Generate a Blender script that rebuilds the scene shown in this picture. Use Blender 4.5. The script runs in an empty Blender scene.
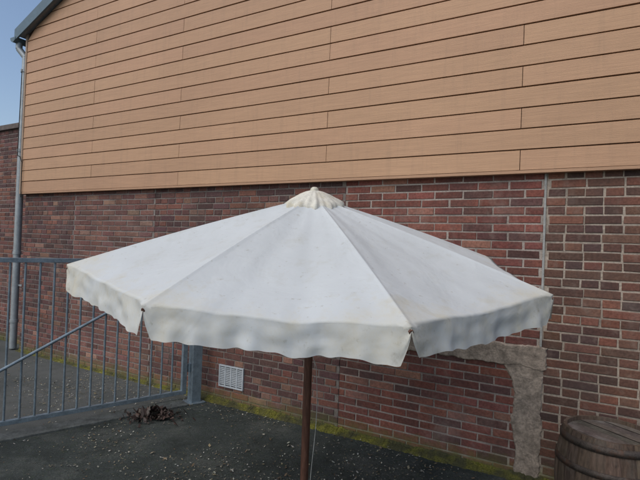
import bpy, bmesh, math, random
from mathutils import Vector, Matrix, noise
random.seed(7)
R=random.random
def U(a,b): return a+(b-a)*random.random()
scene=bpy.context.scene
scene.view_settings.view_transform='Standard'; scene.view_settings.look='None'; scene.view_settings.exposure=0
# ---------------------------------------------------------------- helpers
def empty(name,loc=(0,0,0),rot=(0,0,0)):
    o=bpy.data.objects.new(name,None); scene.collection.objects.link(o)
    o.location=loc; o.rotation_euler=rot; o.empty_display_size=.1; return o
def mesh(name,verts,faces,mat=None,parent=None,smooth=False,cols=None,matidx=None):
    me=bpy.data.meshes.new(name); me.from_pydata([tuple(v) for v in verts],[],faces); me.update()
    if cols:
        a=me.color_attributes.new("Col",'FLOAT_COLOR','POINT')
        for i,c in enumerate(cols): a.data[i].color=(c[0],c[1],c[2],1)
    o=bpy.data.objects.new(name,me); scene.collection.objects.link(o)
    if mat:
        for m in (mat if isinstance(mat,(list,tuple)) else [mat]): me.materials.append(m)
    if matidx:
        for p,i in zip(me.polygons,matidx): p.material_index=i
    if smooth:
        for p in me.polygons: p.use_smooth=True
    if parent: o.parent=parent
    return o
class MB:
    def __init__(s): s.v=[];s.f=[];s.c=[]
    def box(s,x0,x1,y0,y1,z0,z1,c=(1,1,1)):
        b=len(s.v); s.v+=[(x0,y0,z0),(x1,y0,z0),(x1,y1,z0),(x0,y1,z0),(x0,y0,z1),(x1,y0,z1),(x1,y1,z1),(x0,y1,z1)]
        s.f+=[tuple(b+i for i in q) for q in ((0,3,2,1),(4,5,6,7),(0,1,5,4),(1,2,6,5),(2,3,7,6),(3,0,4,7))]; s.c+=[c]*8
    def tube(s,p0,p1,r0,r1=None,n=10,c=(1,1,1),caps=True):
        r1=r0 if r1 is None else r1
        p0=Vector(p0);p1=Vector(p1);d=(p1-p0).normalized()
        a=Vector((0,0,1)) if abs(d.z)<.9 else Vector((1,0,0))
        u=d.cross(a).normalized();w=d.cross(u)
        b=len(s.v)
        for p,r in((p0,r0),(p1,r1)):
            for i in range(n):
                t=2*math.pi*i/n; s.v.append(tuple(p+u*math.cos(t)*r+w*math.sin(t)*r)); s.c.append(c)
        for i in range(n):
            j=(i+1)%n; s.f.append((b+i,b+j,b+n+j,b+n+i))
        if caps: s.f.append(tuple(b+n-1-i for i in range(n))); s.f.append(tuple(b+n+i for i in range(n)))
    def path(s,pts,r,n=8,c=(1,1,1)):
        for a,b in zip(pts[:-1],pts[1:]): s.tube(a,b,r,n=n,c=c)
    def make(s,name,mat,parent=None,smooth=False,bevel=0,cols=True):
        o=mesh(name,s.v,s.f,mat,parent,smooth,s.c if cols else None)
        bm=bmesh.new(); bm.from_mesh(o.data); bmesh.ops.recalc_face_normals(bm,faces=bm.faces); bm.to_mesh(o.data); bm.free()
        if smooth:
            try: o.data.set_sharp_from_angle(angle=math.radians(40))
            except Exception: pass
        if bevel:
            m=o.modifiers.new('b','BEVEL'); m.width=bevel; m.segments=2; m.limit_method='ANGLE'
        return o
def lathe(prof,n=32,center=(0,0,0)):
    v=[];f=[]
    for r,z in prof:
        for i in range(n):
            t=2*math.pi*i/n; v.append((center[0]+r*math.cos(t),center[1]+r*math.sin(t),center[2]+z))
    for k in range(len(prof)-1):
        for i in range(n):
            j=(i+1)%n; f.append((k*n+i,k*n+j,(k+1)*n+j,(k+1)*n+i))
    return v,f
# ---------------------------------------------------------------- materials
class Mt:
    def __init__(s,name,rough=.8,col=(.5,.5,.5),metal=0,spec=.3):
        s.m=bpy.data.materials.new(name); s.m.use_nodes=True; s.nt=s.m.node_tree
        s.b=s.nt.nodes['Principled BSDF']; s.b.inputs['Roughness'].default_value=rough
        s.b.inputs['Metallic'].default_value=metal; s.b.inputs['Base Color'].default_value=(*col,1)
        s.b.inputs['Specular IOR Level'].default_value=spec
        s.tc=s.nt.nodes.new('ShaderNodeTexCoord')
    def n(s,t,**k):
        nd=s.nt.nodes.new(t)
        for a,b in k.items(): setattr(nd,a,b)
        return nd
    def L(s,a,b): s.nt.links.new(a,b)
    def coord(s,scale=(1,1,1),rot=(0,0,0)):
        mp=s.n('ShaderNodeMapping'); mp.inputs['Scale'].default_value=scale; mp.inputs['Rotation'].default_value=rot
        s.L(s.tc.outputs['Object'],mp.inputs['Vector']); return mp.outputs[0]
    def noise(s,scale=5,detail=4,rough=.55,vec=None,dist=0):
        nd=s.n('ShaderNodeTexNoise'); nd.inputs['Scale'].default_value=scale; nd.inputs['Detail'].default_value=detail
        nd.inputs['Roughness'].default_value=rough; nd.inputs['Distortion'].default_value=dist
        s.L(vec if vec else s.tc.outputs['Object'],nd.inputs['Vector']); return nd.outputs['Fac']
    def ramp(s,fac,stops):
        nd=s.n('ShaderNodeValToRGB'); e=nd.color_ramp.elements
        while len(e)<len(stops): e.new(.5)
        for i,(p,c) in enumerate(stops):
            e[i].position=p; e[i].color=(c,c,c,1) if isinstance(c,(int,float)) else (*c,1)
        s.L(fac,nd.inputs[0]); return nd.outputs[0]
    def mix(s,fac,a,b,mode='MIX'):
        nd=s.n('ShaderNodeMix',data_type='RGBA',blend_type=mode)
        for val,i in((fac,0),(a,6),(b,7)):
            if isinstance(val,(int,float)): nd.inputs[i].default_value=val
            elif isinstance(val,tuple): nd.inputs[i].default_value=(*val,1)
            else: s.L(val,nd.inputs[i])
        return nd.outputs[2]
    def math(s,op,a,b=0,clamp=False):
        nd=s.n('ShaderNodeMath',operation=op,use_clamp=clamp)
        for i,val in enumerate((a,b)):
            if isinstance(val,(int,float)): nd.inputs[i].default_value=val
            else: s.L(val,nd.inputs[i])
        return nd.outputs[0]
    def z(s):
        nd=s.n('ShaderNodeSeparateXYZ'); s.L(s.tc.outputs['Object'],nd.inputs[0]); return nd.outputs
    def attr(s):
        nd=s.n('ShaderNodeVertexColor',layer_name='Col'); return nd.outputs[0]
    def color(s,c): s.L(c,s.b.inputs['Base Color'])
    def bump(s,h,strength=.3,dist=.01,prev=None):
        nd=s.n('ShaderNodeBump'); nd.inputs['Strength'].default_value=strength; nd.inputs['Distance'].default_value=dist
        s.L(h,nd.inputs['Height'])
        if prev: s.L(prev,nd.inputs['Normal'])
        s.L(nd.outputs[0],s.b.inputs['Normal']); return nd.outputs[0]

def brick_mat():
    m=Mt('brick_mat',.9,spec=.2); a=m.attr()
    n1=m.noise(60,5); n2=m.noise(3,5,.65); n3=m.noise(14,4); n5=m.noise(1.4,5,.7)
    c=m.mix(.8,a,m.ramp(n1,[(.25,.55),(.75,1.35)]),'MULTIPLY')
    c=m.mix(m.ramp(n3,[(.55,0.),(.75,.35)]),c,(.26,.205,.165))
    c=m.mix(m.ramp(n2,[(.35,.5),(.55,0.)]),c,(.06,.045,.042))
    c=m.mix(m.ramp(n5,[(.58,0.),(.72,.28)]),c,(.32,.27,.23))
    zz=m.z()[2]
    g=m.math('ADD',zz,m.math('MULTIPLY',n3,.22)); g=m.ramp(g,[(.10,.7),(.26,0.)])
    c=m.mix(g,c,(.10,.12,.03))
    m.color(c); m.bump(n1,.6,.004); return m.m
def mortar_mat():
    m=Mt('mortar_mat',.95,spec=.1); a=m.attr()
    n1=m.noise(90,4); n2=m.noise(2.5,5,.7)
    c=m.mix(.8,a,m.ramp(n1,[(.25,.6),(.75,1.3)]),'MULTIPLY')
    c=m.mix(m.ramp(n2,[(.36,.6),(.56,0.)]),c,(.10,.085,.075))
    zz=m.z()[2]; g=m.ramp(m.math('ADD',zz,m.math('MULTIPLY',m.noise(14),.22)),[(.10,.8),(.26,0.)])
    c=m.mix(g,c,(.13,.15,.03))
    m.color(c); m.bump(n1,.8,.004); return m.m
def siding_mat():
    m=Mt('siding_mat',.55,spec=.3); a=m.attr()
    gv=m.coord((.9,1,38)); g=m.noise(5,6,.6,gv,.4); n2=m.noise(.7,4); gf=m.noise(14,5,.7,m.coord((1.5,1,40)))
    c=m.mix(1,a,m.ramp(g,[(.3,.86),(.7,1.08)]),'MULTIPLY')
    c=m.mix(1,c,m.ramp(n2,[(.3,.93),(.7,1.05)]),'MULTIPLY')
    v=m.noise(3,5,.7,m.coord((6,1,.5))); c=m.mix(m.ramp(v,[(.52,0.),(.8,.25)]),c,(.22,.15,.10))
    m.color(c); p=m.bump(g,.4,.003); m.bump(gf,.4,.002,p); return m.m
def simple(name,col,rough=.8,metal=0,var=.3,ns=12,bump=.3,bd=.004,spec=.3,use_attr=False,stain=None):
    m=Mt(name,rough,col,metal,spec); n=m.noise(ns,5,.65); n2=m.noise(ns*6,4)
    base=m.attr() if use_attr else col
    c=m.mix(1,base if use_attr else tuple(col),m.ramp(n,[(.3,1-var),(.7,1+var*.6)]),'MULTIPLY')
    c=m.mix(.6,c,m.ramp(n2,[(.3,1-var),(.7,1+var*.6)]),'MULTIPLY')
    if stain: c=m.mix(m.ramp(m.noise(ns*.4,5,.7),[(.52,0.),(.7,.8)]),c,stain)
    m.color(c)
    if bump: m.bump(n2,bump,bd)
    return m.m
BR=brick_mat(); MO=mortar_mat(); SI=siding_mat()
CEM=simple('cement_mat',(.31,.255,.205),.95,var=.5,ns=13,bump=.5,bd=.004,stain=(.14,.115,.09))
TRIM=simple('roof_trim_mat',(.10,.15,.18),.45,var=.15)
ROOF=simple('roof_mat',(.09,.08,.08),.8)
ZINC=simple('zinc_mat',(.34,.37,.38),.45,.4,var=.2)
GALV=simple('galvanised_mat',(.24,.30,.34),.5,.5,var=.3,ns=20,bump=.1)
PLW=simple('vent_plastic_mat',(.45,.49,.52),.5,var=.15)
DARK=simple('dark_void_mat',(.03,.03,.03),.9)
GAP=simple('siding_gap_mat',(.10,.055,.035),.9)
# ---------------------------------------------------------------- brick building
PHI=math.atan2(-.5037,.8639)
bld=empty('brick_building',(0,4.327,0),(0,0,PHI))
SL,SR=-4.77,9.8; ZS=2.18; EZ=4.40; RID=2.5; SLOPE=.404
def roofz(s): return EZ+(min(s,RID)-SL)*SLOPE-(max(s,RID)-RID)*SLOPE
CO=.0625
def jc(c,v=.22):
    k=U(1-v,1+v); return (c[0]*k*U(.95,1.05),c[1]*k*U(.95,1.05),c[2]*k*U(.95,1.05))
def bricks(bk,s0,s1,z0,z1,pal,bond='eng',out=0.,sh=0.):
    n0=int(round(z0/CO)); n1=int(round(z1/CO))
    for r in range(n0,n1):
        zb=r*CO+.006; zt=zb+.0505
        header=(bond=='eng' and r%2==0)
        L=.1025 if header else .21; step=L+.0115
        off={'eng':[.0,.06,.0,.167][r%4],'str':[0,.11][r%2]}[bond]+sh+U(-.008,.008)
        k=math.floor((s0-off)/step)-1; x=off+k*step
        while x<s1:
            xs=x+U(-.003,.003)
            a=max(xs,s0);b=min(xs+L,s1)
            if b-a>.03:
                c=jc(random.choices([p[0] for p in pal],[p[1] for p in pal])[0])
                c=(c[0],c[1]*1.0,c[2]*.92)
                o=out+U(-.0015,.0015); j=lambda:U(-.0018,.0018)
                ch=.003; y=-o; tz=U(-.0018,.0018)
                q=[]
                for (xx,zz,dx,dz) in((a,zb,1,1),(b,zb,-1,1),(b,zt,-1,-1),(a,zt,1,-1)):
                    q.append((xx+j(),zz+j()+tz,dx,dz))
                base=len(bk.v)
                for (xx,zz,dx,dz) in q: bk.v.append((xx+dx*ch,y,zz+dz*ch))
                for (xx,zz,dx,dz) in q: bk.v.append((xx,y+ch,zz))
                for (xx,zz,dx,dz) in q: bk.v.append((xx,y+.02,zz))
                bk.c+=[c]*12
                bk.f.append((base,base+1,base+2,base+3))
                for l in(0,4):
                    for i in range(4):
                        jn=(i+1)%4; bk.f.append((base+l+4+i,base+l+4+jn,base+l+jn,base+l+i))
            x+=step
bk=MB(); mo=MB()
RED=[((.195,.075,.062),5),((.165,.063,.055),4),((.11,.055,.052),2),((.24,.115,.09),1)]
DRK=[((.145,.072,.068),4),((.10,.055,.056),4),((.19,.085,.070),3),((.23,.13,.105),1)]
BRN=[((.145,.075,.058),4),((.105,.058,.05),3),((.18,.08,.06),3),((.08,.05,.048),1)]
LR=[((.20,.10,.086),4),((.165,.082,.077),4),((.24,.145,.12),1)]
zones=[(SL,-3.63,0,ZS,DRK,'eng',0,(.20,.175,.16)),(-3.63,-2.15,0,ZS,LR,'str',.003,(.26,.23,.21)),(-2.15,.24,0,ZS,DRK,'eng',0,(.22,.19,.17)),
 (.24,1.82,.92,ZS,RED,'str',-.004,(.37,.32,.28)),(.24,1.68,0,.85,RED,'str',-.005,(.34,.285,.25)),(1.832,5.2,0,ZS,BRN,'eng',0,(.38,.32,.26)),(5.2,SR,0,ZS,BRN,'str',0,(.3,.25,.2))]
for i,(a,b,z0,z1,pal,bond,o,mc) in enumerate(zones):
    bricks(bk,a+.002,b-.002,z0,z1+.03,pal,bond,o,sh=i*.05)
    y=-o+.0055
    base=len(mo.v); mo.v+=[(a,y,z0),(b,y,z0),(b,y,z1+.03),(a,y,z1+.03)]; mo.c+=[mc]*4; mo.f.append((base,base+1,base+2,base+3))
mesh('wall_bricks',bk.v,bk.f,BR,bld,cols=bk.c)
mesh('wall_mortar',mo.v,mo.f,MO,bld,cols=mo.c)
core=MB(); D=11
def poly(pts,y): 
    b=len(core.v); core.v+=[(x,y,z) for x,z in pts]; core.c+=[(.17,.08,.07)]*len(pts); return list(range(b,b+len(pts)))
prof=[(SL+.02,0),(SR-.02,0),(SR-.02,EZ-.05),(RID,roofz(RID)-.05),(SL+.02,EZ-.05)]
f=poly(prof,.03); g=poly(prof,D)
core.f.append(tuple(f)); core.f.append(tuple(reversed(g)))
for i in range(5):
    j=(i+1)%5; core.f.append((f[j],f[i],g[i],g[j]))
core.make('core_walls',BR,bld)
def rough_slab(name,s0,s1,z0,z1,out,mat,parent,nx,nz,amp=.012,edge=.01,taper=None):
    v=[];fc=[]
    for k in range(nz+1):
        for i in range(nx+1):
            zf=k/nz; a0=s0+(taper(zf) if taper else 0)
            s=a0+(s1-a0)*i/nx; z=z0+(z1-z0)*zf
            bx=(i in(0,nx)); bz=(k in(0,nz))
            e=noise.noise(Vector((s*7,z*7,3.1)))*amp+noise.noise(Vector((s*40,z*40,3.1)))*.0025
            y=-(out+e)
            if bx or bz: y=.010
            s+=noise.noise(Vector((s*6,z*9,7)))*edge+noise.noise(Vector((s*30,z*45,7)))*.008
            z+=noise.noise(Vector((s*8,z*9,1)))*edge+noise.noise(Vector((s*45,z*30,2)))*.008
            v.append((s,y,z))
    for k in range(nz):
        for i in range(nx):
            a=k*(nx+1)+i; fc.append((a,a+1,a+nx+2,a+nx+1))
    return mesh(name,v,fc,mat,parent,smooth=False)
rough_slab('cement_lintel',.12,1.87,.785,.95,.009,CEM,bld,160,14,.004,.018)
rough_slab('cement_jamb',1.66,1.85,-.01,.83,.005,CEM,bld,16,76,.003,.022,taper=lambda z:-.10*max(0,z-.72)/.28+.015*math.sin(z*9))
jb=MB(); jb.box(1.819,1.833,-.004,.02,.95,ZS,(1,1,1)); jb.make('expansion_joint',simple('joint_mat',(.33,.33,.31),.9),bld)
# vent
vb=MB(); vs,vz,vw,vh=-.955,.27,.31,.215
vb.box(vs-vw/2,vs+vw/2,-.018,.0,vz-vh/2,vz-vh/2+.014); vb.box(vs-vw/2,vs+vw/2,-.018,.0,vz+vh/2-.014,vz+vh/2)
for i in range(5):
    x=vs-vw/2+ (vw-.014)*i/4; vb.box(x,x+.014,-.0165,.0,vz-vh/2+.0145,vz+vh/2-.0145)
for k in range(1,11):
    z=vz-vh/2+.012+(vh-.024)*k/11; vb.box(vs-vw/2+.006,vs+vw/2-.006,-.012,-.002,z-.0055,z+.0055)
vb.make('vent_grille',PLW,bld,bevel=.001)
vd=MB(); vd.box(vs-vw/2+.003,vs+vw/2-.003,-.0035,.0,vz-vh/2+.003,vz+vh/2-.003); vd.make('vent_void',DARK,bld)
# siding
sd=MB(); BH=.150; y0=-.062; row=0
jA=[-3.24,.067,3.37,6.7]; jB=[-1.75,1.66,5.0,8.3]
z=ZS+.012
while z<roofz(RID):
    zt=z+BH-.006
    def ext(zz):
        if zz<=EZ: return SL-.0,SR
        return SL+(zz-EZ)/SLOPE, SR-(zz-EZ)/SLOPE
    lb,rb=ext(z+.03); lt,rt=ext(zt+.03)
    js=(jB,jA)[(row+(row>7))%2]
    cuts=[-99]+[j for j in js]+[99]
    for a,b in zip(cuts[:-1],cuts[1:]):
        xa0=max(lb,a+.0025);xa1=max(lt,a+.0025);xb0=min(rb,b-.0025);xb1=min(rt,b-.0025)
        if xb0-xa0<.02 or xb1-xa1<=0: continue
        k_=U(.955,1.04); c=(.465*k_,.278*k_*U(.985,1.015),.165*k_)
        yy=y0+U(-.001,.001)
        segs=max(1,int((xb0-xa0)/.4)); base=len(sd.v)
        for i in range(segs+1):
            t=i/segs
            xl=xa0+(xb0-xa0)*t; xh=xa1+(xb1-xa1)*t; w=noise.noise(Vector((xl*1.3,z*7,0)))*.0012
            sd.v+=[(xl,y0+.03,z),(xl,yy,z+.001+w),(xh,yy+.002,zt-.006+w),(xh,yy+.009,zt+w),(xh,y0+.03,zt+w)]; sd.c+=[c]*5
        for i in range(segs):
            for k in range(4):
                p=base+i*5+k; sd.f.append((p,p+5,p+6,p+1))
        for e in(0,segs):
            p=base+e*5; sd.f.append((p,p+1,p+2,p+3,p+4) if e==0 else (p+4,p+3,p+2,p+1,p))
    z+=BH; row+=1
sd.make('siding_boards',SI,bld)
bb=MB(); b0=len(bb.v)
pp=[(SL+.01,ZS+.004),(SR-.01,ZS+.004),(SR-.01,EZ),(RID,roofz(RID)),(SL+.01,EZ)]
bb.v+=[(x,-.046,zz) for x,zz in pp]; bb.c+=[(.1,.1,.1)]*5; bb.f.append((0,1,2,3,4))
mesh('siding_backing',bb.v,bb.f,GAP,bld)
tr=MB(); cc=(.42,.25,.15)
tr.box(SL-.012,SR,-.066,.0,ZS-.012,ZS+.009,cc); tr.box(SL-.035,SL-.001,-.070,.06,ZS-.012,EZ-.01,(.33,.24,.17)); tr.make('siding_trim',SI,bld)
def slab(name,sa,sb,ya,yb,off0,off1,mat):
    m=MB(); b=0
    za,zb=EZ+(sa-SL)*SLOPE,EZ+(sb-SL)*SLOPE
    if sa>=RID: za,zb=roofz(sa),roofz(sb)
    m.v=[(sa,ya,za+off0),(sb,ya,zb+off0),(sb,yb,zb+off0),(sa,yb,za+off0),(sa,ya,za+off1),(sb,ya,zb+off1),(sb,yb,zb+off1),(sa,yb,za+off1)]
    m.f=[(0,3,2,1),(4,5,6,7),(0,1,5,4),(1,2,6,5),(2,3,7,6),(3,0,4,7)]; m.c=[(1,1,1)]*8
    return m.make(name,mat,bld)
slab('roof_left',SL-.16,RID,-.13,D+.2,.035,.09,ROOF); slab('roof_right',RID,SR+.16,-.13,D+.2,.035,.09,ROOF)
slab('rake_trim_left',SL-.17,RID,-.155,-.131,-.035,.12,TRIM); slab('rake_trim_right',RID,SR+.17,-.155,-.131,-.035,.12,TRIM)
slab('soffit_left',SL-.1,RID,-.13,-.002,.0,.033,simple('soffit_mat',(.3,.3,.3)))
gt=MB(); n=10
gz=EZ-.055; gx=SL-.20
pts=[(gx+.065*math.cos(math.pi+math.pi*i/n),gz+.065*math.sin(math.pi+math.pi*i/n)) for i in range(n+1)]
for yy in(-.16,D+.2):
    for x,zz in pts: gt.v.append((x,yy,zz)); gt.c.append((1,1,1))
for i in range(n): gt.f.append((i,i+1,n+2+i,n+1+i))
gt.f.append(tuple(range(n+1)))
o=gt.make('gutter',TRIM,bld); sm=o.modifiers.new('s','SOLIDIFY'); sm.thickness=.004
dp=MB(); px=SL-.115
dp.path([(gx,-.07,gz-.05),(gx,-.07,gz-.13),(px,-.02,gz-.25),(px,-.02,2.75)],.043,14)
dp.tube((px,-.02,2.80),(px,-.02,0.02),.047,n=14)
for zz in(3.9,2.78,1.35,.4): dp.tube((px,-.02,zz-.02),(px,-.02,zz+.02),.055,n=14)
for zz in(3.6,2.3,.9): dp.box(px-.01,px+.13,-.01,.06,zz-.012,zz+.012)
dp.make('downpipe',ZINC,bld,smooth=True)
cb=MB(); cb.path([(SL+.02,-.075,2.12),(SL+.03,-.085,2.6),(SL-.0,-.10,2.68),(SL-.08,-.09,2.7),(SL-.06,-.09,3.9)],.006,6); cb.make('cable',DARK,bld)
# moss strip at wall foot
v=[];fc=[];cs=[]; N=700
for i in range(N+1):
    s=SL+ (8.2)*i/N
    d=.35+.65*min(1,max(0,(s+1.6)/.5)); a=noise.noise(Vector((s*3,0,0)))*.5+.5; b=noise.noise(Vector((s*19,4,0)))*.5+.5; c=noise.noise(Vector((s*60,9,0)))
    h=(.012+.055*a*b+.012*c)*d+.004; w=(.02+.06*a*b+.03*b+.014*c)*d+.008
    v+=[(s,-.001,h+.012),(s,-.014,h),(s,-.03-w*.35,h*.55+.004),(s,-.03-w,.0)]
for i in range(N):
    for k in range(3): p=i*4+k; fc.append((p,p+1,p+5,p+4))
m=Mt('moss_mat',1,spec=.05); n1=m.noise(70,5,.7); n2=m.noise(6,4)
c=m.ramp(n1,[(.3,(.06,.07,.015)),(.55,(.21,.20,.045)),(.8,(.33,.30,.08))]); c=m.mix(m.ramp(n2,[(.42,.8),(.62,0.)]),c,(.06,.06,.045)); m.color(c); m.bump(n1,1,.02)
moss=mesh('moss',v,fc,m.m,None); moss.location=bld.location; moss.rotation_euler=bld.rotation_euler
# ---------------------------------------------------------------- neighbour wall
nb=empty('neighbour_brick_wall',(0,4.327,0),(0,0,PHI))
b2=MB(); bricks(b2,-13,SL-.03,0,3.19,DRK,'eng',-.2,.03); mesh('bricks',b2.v,b2.f,BR,nb,cols=b2.c)
mm=MB(); mm.v=[(-13,.2055,0),(SL-.03,.2055,0),(SL-.03,.2055,3.19),(-13,.2055,3.19)]; mm.c=[(.25,.21,.19)]*4; mm.f=[(0,1,2,3)]; mesh('mortar',mm.v,mm.f,MO,nb,cols=mm.c)
c2=MB(); c2.box(-13,SL-.03,.225,.45,0,3.19,(.17,.08,.07)); c2.make('core',BR,nb)
c3=MB(); c3.box(-13.02,SL-.04,.16,.49,3.192,3.27); c3.make('coping',simple('coping_mat',(.13,.11,.10),.9),nb,bevel=.006)
# ---------------------------------------------------------------- ground
m=Mt('asphalt_mat',.95,spec=.2); n1=m.noise(1.1,6,.65); n2=m.noise(140,3); n3=m.noise(9,5,.7)
c=m.ramp(n1,[(.3,(.06,.067,.065)),(.7,(.11,.115,.11))]); c=m.mix(.9,c,m.ramp(n2,[(.3,.65),(.7,1.35)]),'MULTIPLY'); c=m.mix(m.ramp(n3,[(.5,0.),(.7,.5)]),c,(.05,.055,.04))
m.color(c); m.bump(n2,.6,.005)
mesh('ground',[(-300,-300,0),(300,-300,0),(300,300,0),(-300,300,0)],[(0,1,2,3)],m.m)
m=Mt('yard_mat',.85,spec=.3); n1=m.noise(1.6,7,.7); n2=m.noise(120,4); n3=m.noise(22,5,.7); n4=m.noise(3.5,5,.7)
c=m.ramp(n1,[(.3,(.021,.027,.026)),(.5,(.036,.044,.041)),(.7,(.072,.078,.07))]); c=m.mix(.9,c,m.ramp(n2,[(.3,.5),(.7,1.6)]),'MULTIPLY')
c=m.mix(m.ramp(n3,[(.52,0.),(.70,.55)]),c,(.03,.045,.02)); c=m.mix(m.ramp(n3,[(.30,.4),(.42,0.)]),c,(.12,.12,.10)); c=m.mix(m.ramp(n4,[(.48,0.),(.68,.75)]),c,(.018,.023,.020))
m.color(c); p=m.bump(n3,.5,.02); m.bump(n2,.7,.006,p)
G0=Vector((-1.27,4.78)); GD=Vector((-.768,-.640)).normalized()
def wl(X,off=.0): return 4.327-.583*X-off*1.157
ge=G0+GD*5
mesh('yard_pavement',[(-1.22,wl(-1.22),.004),(ge.x,ge.y,.004),(ge.x,-12,.004),(9,-12,.004),(9,wl(9),.004)],[(0,1,2,3,4)],m.m)
th=MB(); ang=math.atan2(GD.y,GD.x)
thr=empty('gate_threshold',(G0.x,G0.y,0),(0,0,ang)); th.box(-.0,5,-.09,.09,-.02,.02); th.make('concrete_strip',simple('strip_mat',(.10,.11,.105),.9,var=.5,stain=(.045,.055,.04)),thr,bevel=.006)
# ---------------------------------------------------------------- gate
gate=empty('metal_gate',(G0.x,G0.y,0),(0,0,ang))
g=MB(); GL=3.6; GH=1.40
def rail(z,w=.02,h=.022): g.box(.03,GL,-w,w,z-h,z+h)
rail(GH,.018,.018); rail(.12,.018,.018)
g.box(.0,.045,-.022,.022,.098,GH+.022); g.box(GL,GL+.045,-.022,.022,.098,GH+.022)
x=.145
while x<GL-.05:
    g.tube((x,0,.14),(x,0,GH-.02),.0095,n=8); x+=.105
g.tube((.05,.024,1.32),(2.3,.024,.15),.013,n=8)
g.tube((2.35,.024,.15),(GL,.024,1.3),.013,n=8)
for zz in(.35,1.15): g.tube((-.03,0,zz-.04),(-.03,0,zz+.04),.018); g.box(-.04,.0,-.006,.006,zz-.012,zz+.012)
g.make('gate_leaf',GALV,gate,bevel=.002)
gp=MB(); gp.box(-.145,-.045,-.05,.05,0,1.46); gp.box(-.152,-.038,-.057,.057,1.46,1.475); gp.box(-.18,-.01,-.085,.085,.002,.014)
gp.make('gate_post',GALV,gate,bevel=.004)
# ---------------------------------------------------------------- parasol
par=empty('parasol',(0,0,0))
CX,CY=-.04,2.70; RR=1.205; A0=math.radians(16.5); TZ=.12; RIM=1.507; APX=Vector((CX,CY-.03,1.872))
RA={0:1.0,1:1.01,7:.975,6:1.025,2:.95}
ZO={0:-.016,1:-.014,7:-.010,2:.022}
def corner(i,f=1.):
    t=A0+i*math.pi/4
    f*=RA.get(i%8,1.)
    dx=math.sin(t)*RR*f; dy=-math.cos(t)*RR*f
    return Vector((CX+dx,CY+dy,RIM+TZ*dy+ZO.get(i%8,0)))
ARC=.010
def canopy_pt(i,a,r):
    c0=corner(i);c1=corner(i+1)
    h=c0.lerp(c1,a)
    mid=4*a*(1-a)
    p=APX.lerp(h,r)
    p.z+= ARC*math.sin(math.pi*r)*(1-mid) - .026*mid*r*math.sin(math.pi*min(1,r*.9)) -.010*mid*r
    p.x-= (h.x-CX)*.02*mid*r; p.y-=(h.y-CY)*.02*mid*r
    nn=noise.noise(Vector((p.x*2.2,p.y*2.2,i*3.7)))*.014+noise.noise(Vector((a*5,r*2,i*5.1)))*.007
    w=min(1,mid*2.2)
    p.z+=nn*w*min(1,r*2)
    # slack folds fanning out of the rib ends
    am=a*22+noise.noise(Vector((a*4,r*2,i)))*3
    p.z+=.0030*math.sin(am+i*2+r*3)*max(0,r-.5)/.5*w*(.6+.8*noise.noise(Vector((a*3,i*3.3,r))))
    e=min(a,1-a)*r*RR
    if e<.010: p.z+=.002
    return p
v=[];fc=[]; NR=44
aval=[0,.005,.012,.025]+[.025+.95*k/44 for k in range(1,44)]+[.975,.988,.995,1]
for i in range(8):
    b=len(v)
    for k in range(NR+1):
        for a in aval: v.append(canopy_pt(i,a,.03+.97*k/NR))
    w=len(aval)
    for k in range(NR):
        for j in range(w-1):
            p=b+k*w+j; fc.append((p,p+1,p+w+1,p+w))
    NH=10; vb0=len(v); va=[]
    for j in range(len(aval)-1):
        n_=3 if .02<aval[j]<.97 else 1
        for q_ in range(n_): va.append(aval[j]+(aval[j+1]-aval[j])*q_/n_)
    va.append(1.)
    edgepts=[canopy_pt(i,a,1.) for a in aval]
    def hem(a):
        for j in range(len(aval)-1):
            if a<=aval[j+1]+1e-9: return edgepts[j].lerp(edgepts[j+1],(a-aval[j])/(aval[j+1]-aval[j]))
        return edgepts[-1]
    seg=(corner(i+1)-corner(i)); seg.z=0; sl=seg.length; sd_=seg.normalized(); outn=Vector((sd_.y,-sd_.x,0))
    mc=(corner(i)+corner(i+1))/2-Vector((CX,CY,0)); mc.z=0
    if outn.dot(mc)<0: outn=-outn
    for a in va:
        top=hem(a)
        edge=min(a,1-a)*sl
        hh=.110+.012*noise.noise(Vector((a*3.5,i*2.3,1)))+.007*noise.noise(Vector((a*13,i*2.3,5)))+.0015*math.sin(a*80+i)
        if a>.5: hh+=.010*max(0,1-edge/.25)
        cut=min(1,max(0,edge/(.030 if i%2 else .055))); cut=cut**.7; hh=hh*(.18+.82*cut)
        gfl=noise.noise(Vector((a*4,i*7.7,2)))*.028+noise.noise(Vector((a*11,i*3.7,8)))*.016+.003*math.sin(a*60+i*3)
        for k in range(NH+1):
            t=k/NH
            q=top+outn*((gfl+.004)*t*cut + .010*math.sin(t*math.pi)*noise.noise(Vector((a*9,t*2,i*9.))) )
            q=q+sd_*(.012*t*noise.noise(Vector((a*6,i*4.4,12))))*cut
            q.z=top.z-hh*t
            v.append(q)
    for j in range(len(va)-1):
        for k in range(NH):
            p=vb0+j*(NH+1)+k; fc.append((p,p+NH+1,p+NH+2,p+1))
m=Mt('canvas_mat',.85,spec=.15)
n1=m.noise(2.2,6,.65); n2=m.noise(9,6,.7); n3=m.noise(420,2); n4=m.noise(3.0,4,.5,None,.6)
c=m.mix(m.ramp(n1,[(.35,0.),(.75,.6)]),(.63,.665,.67),(.54,.565,.56))
c=m.mix(m.ramp(n2,[(.54,0.),(.80,.5)]),c,(.47,.46,.38))
n6=m.noise(38,4,.6); c=m.mix(m.ramp(n6,[(.64,0.),(.72,.4)]),c,(.36,.34,.27))
geo=m.z()
dx=m.math('ADD',geo[0],-CX); dy=m.math('ADD',geo[1],-CY)
rad=m.math('SQRT',m.math('ADD',m.math('MULTIPLY',dx,dx),m.math('MULTIPLY',dy,dy)))
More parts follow.
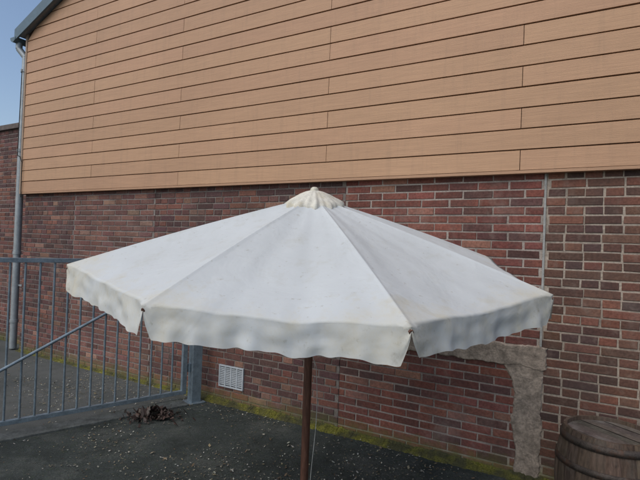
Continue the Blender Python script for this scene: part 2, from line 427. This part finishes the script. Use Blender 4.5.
gm=m.n('ShaderNodeMapRange'); m.L(m.math('ADD',rad,m.math('MULTIPLY',m.noise(9,6,.75),.6)),gm.inputs[0]); gm.inputs[1].default_value=1.30; gm.inputs[2].default_value=1.60; gm.inputs[3].default_value=0; gm.inputs[4].default_value=.8
c=m.mix(gm.outputs[0],c,(.62,.58,.45))
gm2=m.n('ShaderNodeMapRange'); m.L(m.math('ADD',rad,m.math('MULTIPLY',m.noise(19,6,.8),.7)),gm2.inputs[0]); gm2.inputs[1].default_value=1.55; gm2.inputs[2].default_value=1.75; gm2.inputs[3].default_value=0; gm2.inputs[4].default_value=.7
c=m.mix(gm2.outputs[0],c,(.30,.27,.19))
m.color(c)
wr=m.noise(6,3,.45,None,.5)
p=m.bump(wr,.2,.03); p=m.bump(n4,.3,.05,p); m.bump(n3,.15,.001,p)
tr_=m.n('ShaderNodeBsdfTranslucent'); m.L(c,tr_.inputs[0]); mx=m.n('ShaderNodeMixShader'); mx.inputs[0].default_value=.18
m.L(m.b.outputs[0],mx.inputs[1]); m.L(tr_.outputs[0],mx.inputs[2]); m.L(mx.outputs[0],m.nt.nodes['Material Output'].inputs[0])
CANV=m.m
can=mesh('canopy',v,fc,CANV,par,smooth=True)
bm=bmesh.new(); bm.from_mesh(can.data); bmesh.ops.remove_doubles(bm,verts=bm.verts,dist=.0004); bmesh.ops.recalc_face_normals(bm,faces=bm.faces); bm.to_mesh(can.data); bm.free()
can.data.set_sharp_from_angle(angle=math.radians(75))
# vent cap
v=[];fc=[]; nt_=96; prof=[(.0,.034),(.025,.033),(.05,.026),(.08,.012),(.11,-.006),(.135,-.022),(.150,-.036),(.152,-.05),(.150,-.064)]
for (r,z) in prof:
    for i in range(nt_):
        t=2*math.pi*i/nt_; q=abs(math.cos(4*(t-A0)))
        rr=r*(1+.03*q)+ (.009*math.sin(t*11+1)+.008*math.sin(t*23))*(r/.15)**3
        zz=z-(.016*(1-q))*(r/.15)**2*(1 if r>.1 else .3)+ (.008*math.sin(t*7+2)+.004*math.sin(t*19))*(r/.15)**2
        dy=-math.cos(t)*rr
        v.append((APX.x+math.sin(t)*rr,APX.y+dy,APX.z+zz+TZ*dy))
for k in range(len(prof)-1):
    for i in range(nt_):
        j=(i+1)%nt_; fc.append((k*nt_+i,k*nt_+j,(k+1)*nt_+j,(k+1)*nt_+i))
m2=simple('cap_canvas_mat',(.62,.60,.52),.85,var=.2,ns=22,bump=.3,stain=(.48,.42,.28))
mesh('vent_cap',v,fc,m2,par,smooth=True)
fv,ff=lathe([(0,.030),(.012,.028),(.02,.022),(.024,.012),(.022,.004),(.034,-.004),(.038,-.014),(.034,-.022)],20,(APX.x,APX.y,APX.z+.024))
mesh('finial',fv,ff,simple('finial_mat',(.56,.53,.43),.6),par,smooth=True)
WOOD=Mt('pole_wood_mat',.5,spec=.4); g1=WOOD.noise(6,6,.6,WOOD.coord((12,12,.8)),.6); WOOD.color(WOOD.ramp(g1,[(.3,(.055,.026,.017)),(.6,(.12,.055,.036)),(.8,(.20,.11,.075))])); WOOD.bump(g1,.3,.003); WOOD=WOOD.m
pl=MB()
foot=Vector((CX-.002,CY+.155,.0)); top=Vector((APX.x,APX.y,APX.z+.01))
pl.tube(foot+Vector((0,0,.06)),top,.0235,n=20)
pl.make('pole',WOOD,par,smooth=True)
rb=MB(); hub=foot.lerp(top,.97); run=foot.lerp(top,.79)
for i in range(8):
    c0=corner(i,1.0); 
    prev=APX-Vector((0,0,.03))
    for k in range(1,7):
        r=k/6*1.0; q=APX.lerp(c0,r); q.z+=ARC*math.sin(math.pi*min(1,r))-.018
        rb.tube(prev,q,.009,n=6); prev=q
    mid=APX.lerp(c0,.5); mid.z-=.012
    rb.tube(run,mid,.008,n=6)
rb.make('ribs',WOOD,par)
hb=MB(); hb.tube(hub-Vector((0,0,.05)),hub,.04,n=20); hb.tube(run,run+Vector((0,-.006,.05)),.045,n=20); hb.make('hubs',WOOD,par,smooth=True)
cd=MB()
pts=[]
for k in range(16):
    t=k/15; pts.append((CX+.045+.012*math.sin(t*5),CY+.02+.01*math.sin(t*4+1),.92-.75*t))
pts=[(CX+.02,CY+.05,.98)]+pts+[(CX+.09,CY+.0,.14),(CX+.03,CY-.02,.13)]
cd.path(pts,.002,6); cd.make('pull_cord',simple('cord_mat',(.4,.4,.37),.8),par)
v,f=lathe([(0,.0),(.24,.0),(.25,.02),(.25,.06),(.22,.085),(.06,.10),(.04,.12),(.036,.17),(.030,.175),(.024,.17)],40,(foot.x,foot.y-.01,.005))
mesh('base',v,f,CEM,par,smooth=True)
# ---------------------------------------------------------------- barrel
BX,BY,BHt=1.745,2.86,.58
bar=empty('wooden_barrel',(BX,BY,.004),(0,0,.4))
NS=22; v=[];fc=[];cs=[]; NZ=14; sub=5
def brad(t): return .242+.045*math.sin(math.pi*t)
for sidx in range(NS):
    c=jc((.085,.058,.042),.3); b=len(v)
    for k in range(NZ+1):
        t=k/NZ
        for j in range(sub+1):
            u=j/sub; th=2*math.pi*(sidx+u)/NS; r=brad(t)-(.006 if j in(0,sub) else 0)
            v.append((r*math.cos(th),r*math.sin(th),t*BHt)); cs.append(c)
    for j in range(sub+1):
        u=j/sub; th=2*math.pi*(sidx+u)/NS; v.append((.222*math.cos(th),.222*math.sin(th),BHt)); cs.append(c)
    for j in range(sub+1):
        u=j/sub; th=2*math.pi*(sidx+u)/NS; v.append((.222*math.cos(th),.222*math.sin(th),BHt-.03)); cs.append(c)
    w=sub+1
    for k in range(NZ+2):
        for j in range(sub): p=b+k*w+j; fc.append((p,p+1,p+w+1,p+w))
BWm=Mt('barrel_wood_mat',.75,spec=.3); a=BWm.attr(); g1=BWm.noise(7,6,.65,BWm.coord((9,9,.9)),.5); g2=BWm.noise(5,5,.7)
c=BWm.mix(1,a,BWm.ramp(g1,[(.3,.5),(.7,1.6)]),'MULTIPLY'); c=BWm.mix(BWm.ramp(g2,[(.5,0.),(.72,.6)]),c,(.13,.12,.10)); BWm.color(c); BWm.bump(g1,.5,.004)
mesh('staves',v,fc,BWm.m,bar,cols=cs)
hd=MB()
for k in range(7):
    x0=-.221+k*.0632; x1=x0+.0605
    c=jc((.12,.10,.085),.25); h=U(-.002,.002)
    n=8; up=[];dn=[]
    for i in range(n+1):
        x=x0+(x1-x0)*i/n; y=math.sqrt(max(0,.221**2-min(abs(x),.221)**2)); up.append((x,y)); dn.append((x,-y))
    ring=dn+up[::-1]; b=len(hd.v)
    for x,y in ring: hd.v.append((x,y,BHt-.022+h)); hd.c.append(c)
    hd.f.append(tuple(range(b,b+len(ring))))
hm=simple('barrel_head_mat',(.15,.11,.08),.8,var=.4,ns=14,use_attr=True,stain=(.20,.19,.17)); hd.make('head',hm,bar)
hp=MB(); hp.v=[(.23*math.cos(i*math.pi/12),.23*math.sin(i*math.pi/12),BHt-.032) for i in range(24)]; hp.c=[(0,0,0)]*24; hp.f=[tuple(range(24))]; hp.make('head_under',DARK,bar)
hv=[];hf=[]
for z0,z1 in((.02,.06),(.16,.195),(.385,.42),(.515,.555)):
    b=len(hv)
    for (z,e) in((z0,.001),(z0,.005),((z0+z1)/2,.006),(z1,.005),(z1,.001)):
        for i in range(64):
            t=2*math.pi*i/64; r=brad(z/BHt)+e; hv.append((r*math.cos(t),r*math.sin(t),z))
    for k in range(4):
        for i in range(64):
            j=(i+1)%64; hf.append((b+k*64+i,b+k*64+j,b+(k+1)*64+j,b+(k+1)*64+i))
mesh('hoops',hv,hf,simple('hoop_mat',(.085,.07,.06),.6,.6,var=.5,ns=25,stain=(.11,.05,.025)),bar,smooth=True)
# ---------------------------------------------------------------- leaves
def scatter(name,pts,mat,sz=(.008,.02),cols=None,lift=.006,tilt=.5):
    v=[];fc=[];cs=[]
    for (x,y,z) in pts:
        s=U(*sz)*(1.8 if R()<.10 else 1); t=U(0,6.28); a=Vector((math.cos(t),math.sin(t),U(-tilt,tilt)))*s; b_=Vector((-math.sin(t),math.cos(t),U(-tilt,tilt)))*s*U(.35,.7)
        p=Vector((x,y,z+lift+abs(a.z)*.7+abs(b_.z)*.7)); b=len(v)
        v+=[p-a,p-a*.2-b_,p+a,p+a*.1+b_]; c=jc(random.choice(cols),.3); cs+=[c]*4; fc.append((b,b+1,b+2)); fc.append((b,b+2,b+3))
    return mesh(name,v,fc,mat,cols=cs)
LM=simple('leaf_mat',(.2,.15,.1),.8,use_attr=True,bump=0,var=.2)
pts=[]
while len(pts)<11000:
    x=U(-3.6,2.8); y=U(1.0,6.2)
    d=(wl(x)-y)/1.157
    if d<.03: continue
    if noise.noise(Vector((x*1.1,y*1.1,5)))*1.3+noise.noise(Vector((x*4,y*4,5)))*.6+.4*math.exp(-d*2.5)-.1<U(-.45,.35): continue
    pts.append((x,y,.004))
scatter('leaf_litter',pts,LM,(.003,.010),[(.26,.25,.20),(.18,.15,.09),(.36,.36,.32),(.11,.08,.05),(.20,.18,.12)])
pts=[]
for _ in range(620):
    r=abs(random.gauss(0,.08)); t=U(0,6.28); hgt=max(0,.075*(1-r/.2))
    pts.append((-1.43+r*1.5*math.cos(t),4.36+r*math.sin(t),U(0,hgt)))
scatter('dead_leaf_pile',pts,LM,(.010,.024),[(.065,.042,.035),(.045,.03,.026),(.085,.055,.045),(.08,.065,.055)],tilt=1.2)
# ---------------------------------------------------------------- light
EL=math.radians(50); az=math.radians(228)
w=bpy.data.worlds.new('World'); scene.world=w; w.use_nodes=True
sky=w.node_tree.nodes.new('ShaderNodeTexSky'); sky.sky_type='NISHITA'; sky.sun_disc=False; sky.sun_elevation=EL; sky.sun_rotation=az; sky.air_density=1.0; sky.dust_density=2.2
bg=w.node_tree.nodes['Background']; bg.inputs[1].default_value=.15; w.node_tree.links.new(sky.outputs[0],bg.inputs[0])
sl=bpy.data.lights.new('sky_fill','SUN'); sl.energy=1.55; sl.angle=math.radians(70); sl.color=(1,.97,.92)  # broad soft lamp added to brighten, imitating skylight in open shade
so=bpy.data.objects.new('sky_fill',sl); scene.collection.objects.link(so)
d=Vector((math.sin(az)*math.cos(EL),math.cos(az)*math.cos(EL),math.sin(EL))); so.rotation_euler=d.to_track_quat('Z','Y').to_euler(); so.location=(0,0,20)
# ---------------------------------------------------------------- camera
cam=bpy.data.cameras.new('camera'); co=bpy.data.objects.new('camera',cam); scene.collection.objects.link(co)
cam.lens=27.2; cam.sensor_width=36; cam.clip_end=1000; cam.clip_start=.05
M=Matrix.Translation((0,0,1.6))@Matrix.Rotation(math.radians(90.71),4,'X')@Matrix.Rotation(math.radians(2.1),4,'Z')
co.matrix_world=M; scene.camera=co
